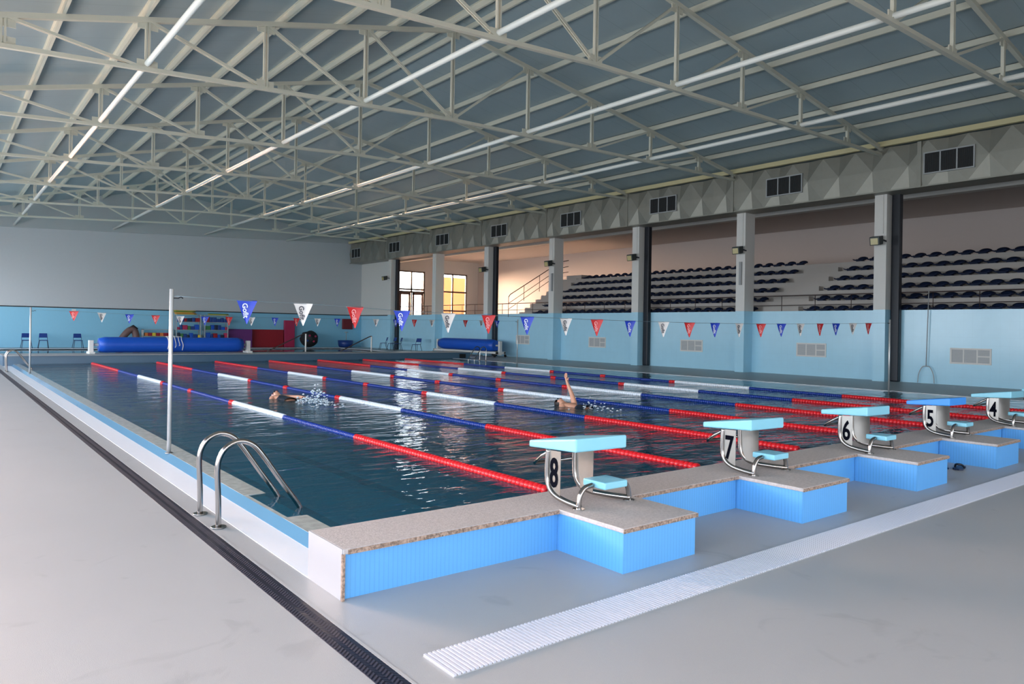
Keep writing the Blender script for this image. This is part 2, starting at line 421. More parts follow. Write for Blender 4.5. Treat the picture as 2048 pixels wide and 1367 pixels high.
def windows():
    n = 1
    specs = [(BACK_WIN[0], [27.3], [4.55, 4.35]), (BACK_WIN[1], [31.2], [4.5, 2.95])]
    for (a, b), mull, bars in specs:
        e = tag(empty('window_%d' % n, ((a+b)/2, YB+0.1, BWZ[0])), kind='structure')
        e['label'] = ['glazed doors with bright daylight at the far end of the stand', 'glazed window with an orange wall behind it at the far end of the stand'][n-1]
        def rel(mb, name, m):
            o = mb.build(name, m, e); o.matrix_parent_inverse = Matrix.Translation(e.location).inverted(); return o
        m = MB()
        m.box(a, a+.1, YB+.05, YB+.17, BWZ[0], BWZ[1]); m.box(b-.1, b, YB+.05, YB+.17, BWZ[0], BWZ[1])
        m.box(a, b, YB+.05, YB+.17, BWZ[1]-.1, BWZ[1]); m.box(a, b, YB+.05, YB+.17, BWZ[0], BWZ[0]+.1)
        for x in mull: m.box(x-.06, x+.06, YB+.05, YB+.17, BWZ[0], BWZ[1])
        for z in bars: m.box(a, b, YB+.05, YB+.17, z-.06, z+.06)
        rel(m, 'window_frame', M_frame)
        g = MB(); g.box(a+.02, b-.02, YB+.1, YB+.11, BWZ[0]+.02, BWZ[1]-.02); rel(g, 'glass_pane', M_glass)
        if n == 1:
            d = MB()
            for x0, x1 in ((a+.12, 27.2), (27.4, b-.12)):
                d.box(x0, x0+.16, YB+.03, YB+.09, 2.42, 4.3); d.box(x1-.16, x1, YB+.03, YB+.09, 2.42, 4.3); d.box(x0, x1, YB+.03, YB+.09, 4.12, 4.3)
            rel(d, 'door_leaf_frame', M_brown)
        n += 1
    for i, (a, b) in enumerate(LEFT_WIN):
        m = MB(); x0, x1 = XL-.18, XL-.08
        m.box(x0, x1, a, a+.06, *LWZ); m.box(x0, x1, b-.06, b, *LWZ); m.box(x0, x1, a, b, LWZ[0], LWZ[0]+.06); m.box(x0, x1, a, b, LWZ[1]-.06, LWZ[1])
        k = max(2, round((b-a)/1.3))
        for j in range(1, k): m.box(x0, x1, a+(b-a)*j/k-.03, a+(b-a)*j/k+.03, *LWZ)
        m.box(x0, x1, a, b, 2.3, 2.36)
        struct(m, 'window_%d' % n, M_white, 'aluminium window frame in the left wall'); n += 1
    for a, b in NEAR_WIN:
        m = MB(); m.box(a, b, YN-.18, YN-.08, NWZ[0], NWZ[0]+.06); m.box(a, b, YN-.18, YN-.08, NWZ[1]-.06, NWZ[1])
        for j in range(4): m.box(a+(b-a-.06)*j/3, a+(b-a-.06)*j/3+.06, YN-.18, YN-.08, *NWZ)
        struct(m, 'window_%d' % n, M_white, 'aluminium window frame in the near wall'); n += 1
    o = MB().box(33.0, 36.4, YB+5, YB+8, 2.1, 6.1).build('orange_building', M_orange)
    tag(o, 'plain orange building seen outside through the far window', 'building')
windows()
def sky_screen():  # unseen wall added outside to screen the left windows from the warm sky
    o = MB().box(-60, XL-.3, 47.0, 47.4, -1, 10).build('annex_wall', M_conc)
    tag(o, 'added unseen wall beyond the far left corner, keeping warm sky from the left windows', 'building')
sky_screen()

# ---------------------------------------------------------------- the main pool
NP = 8
plinth = lambda k: (XO+1.6132+k*W, XO+1.6132+.7116+k*W)
def pool():
    p = empty('swimming_pool', (0, 0, 0)); tag(p, 'eight lane swimming pool full of dark teal water with a stone rimmed end wall', 'swimming pool')
    D = -1.9
    b = MB(); b.box(-.3, 17.2, -.5, 25.1, D-.1, D)
    b.box(-.12, 0.0, -.5, 25.1, D, ZW-.02); b.box(17.0, 17.2, -.5, 25.1, D, -.07); b.box(-.12, 17.0, -.6, -.5, D, 0); b.box(-.12, PXR+.1, 25.0, 25.1, D, 0)
    b.build('basin', M_basin, p)
    l = MB()
    for k in range(8):
        x = (k+.5)*W; l.box(x-.14, x+.14, 1.5, 23.2, D, D+.01); l.box(x-.5, x+.5, 1.4, 1.6, D, D+.011)
    l.build('lane_marking', M_laneline, p)
    # end wall with the coping stone
    X1 = PXR+.5
    e = MB(); e.box(XO+.02, X1, YO+.02, -.5, -.2, ZR-.03); e.build('end_wall', M_plinth, p)
    s = MB(); s.box(XO+.004, X1, YO-.012, -.46, ZR-.03, ZR); bevel(s.build('coping_stone', M_stone, p), .006)
    s = MB(); s.box(XO, XO+.02, YO, -.46, 0, ZR-.001); s.build('end_face_tile', M_endtile, p)
    s = MB(); s.box(XO-.003, XO+.014, YO-.012, YO+.004, 0, ZR-.028); s.box(XO+.03, X1, YO-.016, YO-.01, ZR-.03, ZR-.004)
    s.build('rough_stone_edge', M_stone_edge, p)
    # left overflow edge: white band, gutter slope, wet ledge with a notch for the ladder
    g = MB(); g.box(XO, -.24, -.46, 26.0, -.1, .004); g.build('white_tile_band', M_whitetile, p)
    g = MB(); g.hexa([(-.25, -.46, -.1), (-.17, -.46, -.1), (-.17, 25.2, -.1), (-.25, 25.2, -.1), (-.245, -.46, .006), (-.18, -.46, ZW+.006), (-.18, 25.2, ZW+.006), (-.245, 25.2, .006)])
    g.build('overflow_slope', M_gutter, p)
    g = MB()
    for a, c in ((-.46, .72), (1.62, 25.2)):
        g.hexa([(-.175, a, -.1), (0, a, -.1), (0, c, -.1), (-.175, c, -.1), (-.18, a, ZW+.008), (0.01, a, ZW+.003), (0.01, c, ZW+.003), (-.18, c, ZW+.008)])
    g.box(-.175, -.14, .72, 1.62, -.1, ZW+.003)
    g.build('wet_ledge', M_ledge, p)
    # right ledge, just under the water
    g = MB(); g.box(17.0, PXR, -.5, 25.1, -.12, -.06); g.build('submerged_ledge', M_ledge, p)
    g = MB(); g.box(PXR-.03, PXR+.05, -.5, 25.0, -.1, .066); g.build('right_rim', M_whitetile, p)
    # bulkhead between the two pools
    w = MB(); w.box(XO, 18.6, 25.05, 26.75, -.2, .335); w.build('bulkhead', M_bulk, p)
    w = MB(); w.box(XO-.02, 18.62, 25.0, 26.78, .335, .36); w.build('bulkhead_coping', M_grey, p)
    wm = MB().add([(-.14, -.5, ZW), (PXR, -.5, ZW), (PXR, 25.1, ZW), (-.14, 25.1, ZW)], [(0, 1, 2, 3)])
    tag(wm.build('pool_water', M_water), 'dark teal rippled water of the large pool', 'water', kind='stuff')
    # teaching pool behind
    q = empty('teaching_pool', (0, 0, 0)); tag(q, 'second shallow pool with still water behind the low dividing wall', 'swimming pool')
    b = MB(); b.box(0, 19.9, 26.78, 42.6, -1.1, -1.0); b.box(-.1, 0, 26.78, 42.6, -1, 0); b.box(19.9, 20, 26.78, 42.6, -1, 0); b.box(0, 19.9, 42.6, 42.7, -1, 0)
    b.build('basin', M_basin, q)
    b = MB(); b.box(-.15, 20.05, 42.55, 42.75, 0.002, .03); b.box(19.85, 20.1, 26.78, 42.55, 0.002, .03); b.build('pale_rim', M_whitetile, q)
    wm = MB().add([(0, 26.78, -.03), (19.9, 26.78, -.03), (19.9, 42.6, -.03), (0, 42.6, -.03)], [(0, 1, 2, 3)])
    tag(wm.build('pool_water', M_water2), 'still blue water of the second pool mirroring the far wall', 'water', kind='stuff')
pool()

def plinths():
    first = None
    for k in range(NP):
        x0, x1 = plinth(k)
        if first is None:
            e = empty('starting_platform', (x0, YO, 0)); w = x1-x0; d = .6011
            MB().box(0, w, -d, .015, 0, ZR-.03).build('tiled_base', M_plinth, e)
            bevel(MB().box(-.012, w+.012, -d-.012, .0, ZR-.03, ZR).build('stone_top', M_stone, e), .005)
            MB().box(-.014, w+.014, -d-.016, -d-.011, ZR-.03, ZR-.004).build('rough_stone_edge', M_stone_edge, e)
            first = e; o = e
        else: o = dup(first, (x0, YO, 0))
        tag(o, 'blue tiled platform with grey stone top under starting block %d' % (8-k), 'platform', 'platforms under the starting blocks')
plinths()

def drains():
    o = empty('floor_drain', (0, 0, 0)); tag(o, 'long white slatted drain grating in the deck in front of the starting platforms', 'drain')
    MB().box(-.468, 22.9, -2.03, -1.775, 0.0, .004).build('channel', M_grey, o)
    m = MB(); x = -.466
    while x < 22.9:
        m.box(x, x+.013, -2.03, -1.775, .003, .012); x += .024
    tag(m.build('slats', M_grate, o), kind='stuff')
    o = empty('floor_drain', (0, 0, 0)); tag(o, 'long black drain grating running beside the pool along the left deck', 'drain')
    MB().box(-.765, -.645, YN, 30, 0.0, .003).build('channel', M_black, o)
    m = MB(); y = YN
    while y < 14:
        m.add([(-.765, y, .004), (-.735, y+.02, .011), (-.705, y, .004), (-.675, y+.02, .011), (-.645, y, .004),
               (-.765, y+.014, .004), (-.735, y+.034, .011), (-.705, y+.014, .004), (-.675, y+.034, .011), (-.645, y+.014, .004)],
              [(0,1,6,5),(1,2,7,6),(2,3,8,7),(3,4,9,8)]); y += .028
    tag(m.build('grating', M_black, o), kind='stuff')
    m = MB().box(-.643, -.628, YN, 30, 0, .005); m.build('light_edge', M_grey, o)
drains()

# ---------------------------------------------------------------- starting blocks
def blocks():
    for k in range(NP):
        num = 8-k; xb = 1.49+k*W
        e = empty('starting_block', (xb, -1.0, ZR)); z0 = ZR
        tag(e, 'stainless steel starting block with number %d and a %s top' % (num, 'deep blue' if num == 5 else 'pale turquoise'), 'starting block', 'starting blocks along the pool end')
        def T(pts): return [(x, y+1.0, z-z0) for x, y, z in pts]
        # sloping top
        xl, xr = -.262, .25
        m = MB(); m.hexa(T([(xl,-.985,.672),(xr,-.985,.665),(xr,-.475,.645),(xl,-.475,.648),(xl,-.985,.768),(xr,-.985,.760),(xr,-.475,.692),(xl,-.475,.697)]))
        bevel(m.build('top_plate', M_bluep if num == 5 else M_turq, e), .012, 3)
        # side frames: rail on the stone, bend, upright
        path = smooth_path(T([(-.25,-1.02,.305),(-.262,-.90,.318),(-.265,-.80,.338),(-.268,-.735,.375),(-.268,-.70,.44),(-.268,-.695,.55),(-.262,-.70,.66)]), 5)
        MB().tube(path, .0205, 12).build('side_frame', M_chrome, e)
        path = smooth_path(T([(.255,-1.02,.305),(.15,-.90,.318),(.06,-.80,.338),(.02,-.74,.375),(.005,-.70,.44),(.005,-.69,.55),(.01,-.69,.66)]), 5)
        MB().tube(path, .0205, 12).build('side_frame', M_chrome, e)
        # side sheets
        def sheet(x, y0, y1):
            m = MB(); P = [(x, y0, .655), (x, y0, .40), (x, y0-.02, .365), (x, y1, .345), (x, y1, .66)]
            n = len(P); t = .004
            m.add(T(P)+T([(a+t, b, c) for a, b, c in P]), [tuple(range(n)), tuple(range(2*n-1, n-1, -1))]+[(i, (i+1) % n, n+(i+1) % n, n+i) for i in range(n)])
            return m.build('side_panel', M_chrome_b, e)
        sheet(-.268, -.70, -.835); sheet(.005, -.70, -.885)
        mw = Matrix.Translation((-.2705, .232, .49-z0)) @ Matrix(((0,0,-1,0),(-1,0,0,0),(0,1,0,0),(0,0,0,1)))
        text_mesh(str(num), .29, 'lane_number', M_black_ink, e, mw, .62, .006)
        # foot step with its two bowed legs
        m = MB().box(-.105, .125, -.115, .105, .405-z0+.012, .455-z0+.012); bevel(m.build('foot_step', M_turq, e), .01, 2)
        for s in (-1, 1):
            c = -.0
            path = smooth_path([(s*.252, -.01, 0), (s*.25, -.01, .05), (s*.235, -.01, .10), (s*.195, -.01, .14), (s*.12, -.005, .15)], 5)
            MB().tube(path, .0185, 12).build('step_leg', M_chrome, e)
            MB().cyl((s*.252, -.01, 0), .042, .006, 20).build('floor_flange', M_chrome, e)
        # grab handle towards the water
        path = T([(-.25,-.70,.65),(-.25,-.61,.595),(-.25,-.53,.54),(-.235,-.51,.528),(0,-.505,.525),(.22,-.51,.528),(.235,-.53,.54),(.235,-.61,.595),(.235,-.70,.65)])
        MB().tube(path, .014, 10).build('grab_handle', M_chrome, e)
blocks()

# ---------------------------------------------------------------- lane ropes
def ropes():
    def floats(y0, y1, r, per):
        m = MB(); n = max(1, round((y1-y0)/per)); pts = []; rr = []
        for i in range(n):
            a = y0+(y1-y0)*i/n; b = y0+(y1-y0)*(i+1)/n; w = b-a
            for t, q in ((.04, .55), (.14, 1), (.82, 1), (.92, .55)):
                pts.append((0, a+w*t, 0)); rr.append(r*q)
        return m.tube(pts, rr, 10)
    e0 = None
    offs = [.10, -.28, .12, -.15, 0, 0, -.06]
    for k in range(7):
        if e0 is None:
            e0 = o = empty('lane_rope', (W, 0, ZW+.012))
            def part(n, m, *a): return floats(*a).build(n, m, e0)
            part('red_floats', M_red, .25, 4.07, .047, .062); part('blue_floats', M_blue, 4.07, 6.57, .038, .05)
            part('white_floats', M_wfloat, 6.57, 9.03, .05, .062); part('red_marker', M_red, 9.03, 9.24, .052, .07)
            part('blue_floats', M_blue, 9.24, 11.83, .038, .05); part('red_marker', M_red, 11.83, 12.05, .052, .07)
            part('blue_floats', M_blue, 12.05, 14.3, .038, .05); part('red_marker', M_red, 14.3, 14.5, .052, .07)
            part('white_floats', M_wfloat, 14.5, 17.06, .05, .062); part('blue_floats', M_blue, 17.06, 19.78, .038, .05)
            part('red_floats', M_red, 19.78, 24.5, .047, .062)
            MB().tube([(0, -.45, .0), (0, 24.98, .0)], .005, 6).build('cable', M_cable, e0)
        else: o = dup(e0, ((k+1)*W, 0, ZW+.012))
        o.location.y = offs[k]*.5
        o.location.y = min(offs[k], .02) if offs[k] > 0 else max(offs[k], -.04)
        tag(o, 'red, blue and white lane rope floating between lanes %d and %d' % (8-k, 7-k), 'lane rope', 'lane ropes across the pool')
ropes()

# ---------------------------------------------------------------- flag posts, strings, flags
def flags():
    for y, xs in ((4.15, 'near'), (19.6, 'far')):
        for side, x, zb in (('left', -.18, ZW), ('right', 17.2, -.06)):
            o = empty('flag_post', (x, y, zb)); H = (1.906 if side == 'left' else 1.937)-zb
            tag(o, 'slim steel flag post on the %s edge of the pool, %s pair' % (side, 'nearer' if xs == 'near' else 'farther'), 'post')
            MB().tube([(0, 0, 0), (0, 0, H)], .022, 14).build('pole', M_post, o)
            MB().cyl((0, 0, 0), .04, .012, 14).build('base_ring', M_chrome, o)
            s = 1 if side == 'left' else -1
            MB().tube([(s*.02, 0, H-.1), (s*.07, 0, H-.1), (s*.10, 0, H-.085), (s*.12, 0, H-.1)], .007, 6).build('string_hook', M_pipe, o)
    near_x = [.66, 1.36, 2.07, 2.77, 3.53, 4.25, 5.0, 5.82, 6.53, 7.35, 8.25, 9.0, 9.79, 10.6, 11.37, 12.14, 12.91, 13.74, 14.46, 15.27, 16.05]
    far_x = [.86, 1.57, 2.3, 3.02, 3.73, 4.46, 5.21, 5.93, 6.72, 7.47, 8.23, 8.97, 9.69, 10.5, 11.33, 12.13, 12.92, 13.71, 14.5, 15.3, 16.1]
    def zs_near(x):
        P = [(-.18, 1.83), (.6, 1.805), (1.36, 1.795), (2.07, 1.775), (2.77, 1.745), (3.5, 1.73), (5, 1.715), (7.3, 1.70), (9, 1.70), (11.4, 1.72), (13.7, 1.765), (16.05, 1.82), (17.2, 1.85)]
        for (a, b), (c, d) in zip(P, P[1:]):
            if a <= x <= c: return b+(d-b)*(x-a)/(c-a)
    def zs_far(x):
        P = [(-.18, 1.85), (.8, 1.825), (2.1, 1.775), (3.6, 1.75), (8.2, 1.78), (12.1, 1.82), (15.3, 1.86), (17.2, 1.87)]
        for (a, b), (c, d) in zip(P, P[1:]):
            if a <= x <= c: return b+(d-b)*(x-a)/(c-a)
    colseq = [('blue', M_blue_flag, M_white_ink), ('white', M_white_flag, M_dark_ink), ('red', M_red_flag, M_pink_ink)]
    farseq = [colseq[2], colseq[1], colseq[0]]
    for nm, y, XS_, zf, off in (('nearer', 4.15, near_x, zs_near, 0), ('farther', 19.6, far_x, zs_far, 2)):
        pts = [(-.16+17.34*i/60, y, zf(max(-.18, min(17.2, -.16+17.34*i/60)))) for i in range(61)]
        s = MB().tube(pts, .0035, 5).build('flag_string', M_cable)
        tag(s, 'thin sagging cord carrying the %s row of pennants over the pool' % nm, 'cord')
        protos = {}
        for i, x in enumerate(XS_):
            cn, cm, ink = (colseq if off == 0 else farseq)[i % 3]
            z = zf(x)
            if cn not in protos:
                e = empty('pennant', (x, y, z)); w = .118; h = .275; m = MB(); t = .0015
                rows = 6; vs = []; fs = []
                for sgn in (-1, 1):
                    for r_ in range(rows+1):
                        f = r_/rows; hw = w*(1-f)+.003*f; yy = .012*math.sin(f*3.0)
                        for c_ in range(5):
                            g = -1+2*c_/4; vs.append((hw*g, yy+sgn*t+.008*math.cos(g*2.4+f), -h*f-.012*(g*g)*(1-f)*0))
                nn = (rows+1)*5
                for sgn in (0, 1):
                    for r_ in range(rows):
                        for c_ in range(4):
                            a = sgn*nn+r_*5+c_; q = (a, a+5, a+6, a+1) if sgn == 0 else (a, a+1, a+6, a+5); fs.append(q)
                m.add(vs, fs, True); m.build('cloth', cm, e)
                hem = MB(); hem.tube([(-w, 0.006, 0), (0, .01, 0), (w, 0.006, 0)], .007, 6); hem.build('hem', cm, e)
                mw = Matrix.Translation((-.022, -.0085, -.115)) @ Matrix.Rotation(R(90), 4, 'X') @ Matrix.Rotation(R(-84), 4, 'Z')
                text_mesh('Gofit', .085, 'lettering', ink, e, mw, 1.0, .002)
                protos[cn] = e; o = e
            else: o = dup(protos[cn], (x, y, z))
            o.rotation_euler.z = random.uniform(-.18, .18) - (.35*i/20 if nm == 'nearer' else 0)
            tag(o, '%s triangular pennant, %s from the left on the %s flag string' % (cn, ORD[i], nm), 'pennant', 'pennants on the %s string' % nm)
M_blue_flag = mat('blue_pennant', (24, 62, 190), 0.35); M_white_flag = mat('white_pennant', (228, 224, 220), 0.4); M_red_flag = mat('red_pennant', (206, 40, 42), 0.35)
M_pink_ink = mat('pink_print', (250, 170, 170), 0.5)
flags()

# ---------------------------------------------------------------- ladders
def ladders():
    e = empty('pool_ladder', (0, 1.21, 0))
    P = [(-.575, 0), (-.58, .2), (-.59, .43), (-.572, .53), (-.52, .60), (-.43, .634), (-.335, .603), (-.255, .516), (-.10, .29), (.03, .105), (.06, .03), (.062, -.1), (.062, -.9)]
    for s in (-1, 1):
        MB().tube(smooth_path([(x, s*.24, z) for x, z in P], 5), .0205, 14).build('rail', M_chrome, e)
        MB().cyl((-.575, s*.24, 0), .055, .01, 24).build('floor_flange', M_chrome, e)
    for z in (-.14, -.42, -.7):
        MB().box(.03, .11, -.24, .24, z-.015, z+.01).build('rung', M_chrome_b, e)
    tag(e, 'stainless steel ladder hooped over the near left pool edge', 'ladder', 'pool ladders')
    tag(dup(e, (0, 21.9, 0)), 'stainless steel ladder over the left pool edge at the far end', 'ladder', 'pool ladders')
    tag(dup(e, (16.93, 22.5, .067), math.pi), 'stainless steel ladder at the right pool edge in front of the small cover reel', 'ladder', 'pool ladders')
ladders()

# ---------------------------------------------------------------- roof steel
YT = [-3.6, 1.62, 6.66, 12.24, 17.82, 23.4, 29.0, 34.5, 40.1]
zbot = lambda x: 6.73+.053*(x+1.375) if x < 8.85 else 7.272+.0118*(x-8.85)
ztop = lambda x: 9.76-.2375*(9.0-x) if x < 9 else 9.76-.165*(x-9)
NODES = [-4.0, -1.33, 1.17, 3.67, 6.22, 8.85, 11.55, 14.22, 17.05, 19.72]
def truss():
    e = empty('roof_truss', (0, 0, 0))
    XE = 22.2
    MB().bar((XL, 0, zbot(XL)), (8.85, 0, zbot(8.84)), .10, .085).build('bottom_chord', M_steel, e)
    MB().bar((8.85, 0, zbot(8.84)), (XE, 0, 7.43), .10, .085).build('bottom_chord', M_steel, e)
    MB().bar((XL, 0, ztop(XL)), (9.0, 0, 9.76), .10, .11).build('top_chord', M_steel, e)
    MB().bar((9.0, 0, 9.76), (XE, 0, ztop(XE)), .10, .11).build('top_chord', M_steel, e)
    for i, x in enumerate(NODES):
        a, b = zbot(x), ztop(x)
        m = MB()
        for s in (-1, 1): m.bar((x+s*.032, 0, a), (x+s*.032, 0, b), .038, .07, (0, 1, 0))
        m.build('vertical_strut', M_steel, e)
        for z, d in ((a+.09, 1), (b-.10, -1)):
            MB().box(x-.20, x+.20, -.012, .012, z-.10, z+.10).build('gusset_plate', M_steel, e)
    for i in range(len(NODES)-1):
        x0, x1 = NODES[i], NODES[i+1]
        if i < 5: p, q = (x0, 0, ztop(x0)), (x1, 0, zbot(x1))
        else: p, q = (x0, 0, zbot(x0)), (x1, 0, ztop(x1))
        m = MB()
        for s in (-1, 1): m.bar((p[0], s*.03, p[2]), (q[0], s*.03, q[2]), .025, .06)
        m.build('diagonal_strut', M_steel, e)
    return e
t0 = truss()
for i, y in enumerate(YT):
    o = t0 if i == 0 else dup(t0)
    o.location = (0, y, 0)
    tag(o, 'cream painted steel roof truss spanning the hall, %s from the far end wall' % ORD[len(YT)-1-i], 'roof truss', 'roof trusses')
PX = [-3.35, -1.86, -.37, 1.11, 2.59, 4.08, 5.59, 7.08, 8.55, 9.25, 10.6, 12.15, 13.8, 15.5, 17.15, 18.8, 20.3]
def purlins():
    proto = None
    for i, x in enumerate(PX):
        if proto is None:
            L_ = YB-.12-YN; m = MB()
            m.box(-.008, .008, 0, L_, 0, .165); m.box(-.008, .05, 0, L_, -.006, .006); m.box(-.05, .008, 0, L_, .155, .165)
            proto = o = m.build('purlin', M_steel)
        else: o = proto.copy(); C.objects.link(o)
        o.location = (x, YN, ztop(x)+.062)
        if x > 9: o.scale.x = -1
        tag(o, 'long cream purlin under the roof panels, %s from the left eave' % ORD[i], 'purlin', 'purlins under the roof')
    m = MB().box(21.75, 21.9, YN, YB-.12, ztop(21.8)+.0, ztop(21.8)+.16)
    tag(m.build('eave_beam', M_eave), 'yellowish eave beam running above the air duct', 'beam')
    for i, x in enumerate((1.17, 6.22, 11.55, 17.05)):
        m = MB().tube([(0, 0, 0), (0, YB-.12-YN, 0)], .062, 14).build('bracing_tube', M_tube)
        m.location = (x, YN, zbot(x)+.115)
        tag(m, 'white round bracing tube lying on the trusses, %s from the left wall' % ORD[i], 'tube', 'bracing tubes on the trusses')
purlins()

# ---------------------------------------------------------------- columns, duct, lights, grilles
YC = [1.1, 6.66, 12.03, 17.5, 23.2, 28.85, 34.4, 40.15]
CN = ['nearest to the photographer', 'behind the right near flag post', 'with the longer light strip', 'dividing the left seating block', 'at the left end of the seats', 'left of the stair rail', 'between the two far windows', 'in the far corner']
def columns():
    p = empty('concrete_column', (22.4, 0, 0))
    MB().box(0, .62, 0, .40, 2.38, 6.35).build('shaft', M_white, p)
    MB().box(.001, .56, 0.001, .399, 0, 2.38).build('blue_base', M_bluewall, p)
    MB().box(-.03, 0, .1, .13, 4.9, 6.2).build('conduit', M_white, p)
    for i, y in enumerate(YC):
        o = p if i == 0 else dup(p)
        o.location = (22.4, y, 0)
        tag(o, 'white column with blue painted base, %s' % CN[i], 'column', 'columns along the stand')
        if i in (1, 3, 5, 7):
            d = empty('downpipe', (22.72, y-.17, 0)); tag(d, 'black downpipe beside the column %s' % CN[i], 'pipe', 'black downpipes')
            bevel(MB().box(.0, .22, -.12, .16, 0, 6.3).build('pipe_run', M_pipe, d), .04, 3)
    f = empty('floodlight', (22.2, 0, 4.75))
    m = MB().hexa([(-.22, -.16, -.18), (.05, -.16, -.12), (.05, .16, -.12), (-.22, .16, -.18), (-.26, -.16, .10), (.05, -.16, .16), (.05, .16, .16), (-.26, .16, .10)])
    bevel(m.build('housing', M_lamphouse, f), .02)
    MB().hexa([(-.232, -.12, -.155), (-.222, -.12, -.155), (-.222, .12, -.155), (-.232, .12, -.155), (-.262, -.12, .05), (-.25, -.12, .05), (-.25, .12, .05), (-.262, .12, .05)]).build('lens', M_lamp, f)
    for s in (-1, 1): MB().bar((.0, s*.19, 0), (.2, s*.19, -.02), .02, .05).build('bracket', M_pipe, f)
    for i, (y, z) in enumerate(((6.83, 4.66), (12.15, 4.74), (17.65, 4.83), (23.3, 4.9), (29.0, 4.9), (40.5, 4.92))):
        o = f if i == 0 else dup(f)
        o.location = (22.2, y+.02, z)
        tag(o, 'square floodlight fixed to the column %s' % CN[[1, 2, 3, 4, 5, 7][i]], 'floodlight', 'floodlights on the columns')
    l = empty('strip_light', (22.36, 12.2, 3.85)); MB().box(-.04, .04, -.05, .05, -.45, .45).build('lamp_tube', M_grey, l)
    tag(l, 'slim grey vertical light strip on the second column from the right', 'lamp', 'strip lights on columns')
    o = dup(l, (22.36, 23.3, 3.95)); tag(o, 'slim grey vertical light strip on the column at the left end of the seats', 'lamp', 'strip lights on columns')
columns()
def duct():
    e = empty('air_duct', (0, 0, 0)); tag(e, 'galvanised rectangular air duct with cross folded panels along the columns', 'duct')
    x0 = 21.9; z0, z1 = 6.2, 7.62; ya, yb = YN, YB-.05
    MB().box(x0+.13, 22.94, ya, yb, z0+.002, z1-.002).build('casing', M_galv, e)
    joints = [-5.6, -.1, 5.45, 12.3, 17.8, 23.3, 28.9, 34.6, 40.2]
    vents = [-1.7, 4.6, 10.1, 15.72, 21.45, 27.2, 32.9, 38.8, 44.5]
    m = MB(); n = int((yb-ya)/1.12); w = (yb-ya)/n; zm = (z0+z1)/2; r_ = .11
    for i in range(n):
        a = ya+i*w; b = a+w; c = a+w/2
        # diamonds stand proud, the corners between them are folded back
        A = (x0, a, zm); B = (x0, b, zm); T_ = (x0, c, z1); U = (x0, c, z0)
        TL = (x0+r_, a, z1); TR = (x0+r_, b, z1); BL = (x0+r_, a, z0); BR = (x0+r_, b, z0)
        Cc = (x0-.012, c, zm)
        m.add([A, B, T_, U, TL, TR, BL, BR, Cc], [(0, 2, 4), (1, 5, 2), (0, 6, 3), (1, 3, 7), (0, 8, 2), (8, 1, 2), (0, 3, 8), (8, 3, 1)])
    m.build('folded_panels', M_galv, e)
    for y in joints: MB().box(x0-.03, x0+.05, y-.06, y+.06, z0-.02, z1+.0).build('joint_flange', M_galv, e)
    MB().box(x0-.005, x0+.06, ya, yb, z0-.012, z0+.03).build('lower_edge', M_galv, e)
    first = None
    for y in vents:
        f = MB(); X = x0-.05
        for a, b, c, d in ((-.72, .72, .30, .34), (-.72, .72, -.34, -.30), (-.72, -.68, -.3, .3), (.68, .72, -.3, .3), (-.255, -.215, -.3, .3), (.215, .255, -.3, .3)):
            f.box(X, X+.05, y+a, y+b, 6.9+c, 6.9+d)
        fo = f.build('vent_frame', M_grey, e)
        g = MB().box(X+.015, X+.04, y-.7, y+.7, 6.6, 7.2)
        g.build('dark_opening', M_dark, fo)
        s = MB()
        for j in range(26): s.box(X+.004, X+.02, y-.68+j*.0535, y-.675+j*.0535, 6.61, 7.19)
        s.build('louvre', M_lamphouse, fo)
duct()
def grilles():
    g = empty('wall_grille', (22.95, 0, .95)); m = MB(); X = -.02
    for a, b, c, d in ((-.58, .58, .20, .25), (-.58, .58, -.25, -.20), (-.58, -.53, -.2, .2), (.53, .58, -.2, .2), (-.21, -.17, -.2, .2), (.17, .21, -.2, .2), (-.55, -.2, -.02, .02)):
        m.box(X, .0, a, b, c, d)
    m.build('frame', M_white, g); MB().box(-.008, 0, -.55, .55, -.22, .22).build('backing', M_grey, g)
    s = MB()
    for j in range(16): s.box(-.014, -.006, -.53, .53, -.195+j*.025, -.186+j*.025)
    s.build('slats', mat('grille_slat', (206, 208, 208), .5), g)
    L_ = ['in the blue wall right of the long rescue hook', 'in the blue wall left of the right near flag post', 'in the blue wall, third from the right', 'in the blue wall, fourth from the right', 'in the blue wall behind the right far flag post']
    for i, (y, z) in enumerate(((4.3, .92), (9.55, .95), (14.95, .955), (20.58, .96), (26.3, .965))):
        o = g if i == 0 else dup(g)
        o.location = (22.95, y, z); tag(o, 'white framed grille %s' % L_[i], 'grille', 'grilles in the blue wall')
    o = empty('rescue_hook', (22.85, 5.55, 0))
    MB().tube([(0, -.05, 3.0), (0, 0, .55)], .014, 8).build('pole', M_grey, o)
    MB().tube(smooth_path([(0, 0.25, .02), (0, .22, .3), (0, .12, .52), (0, 0, .56), (0, -.12, .52), (0, -.22, .3), (0, -.25, .02)], 5), .013, 8).build('loop', M_grey, o)
    tag(o, 'grey long handled rescue hook leaning upside down on the blue wall', 'rescue hook')
grilles()

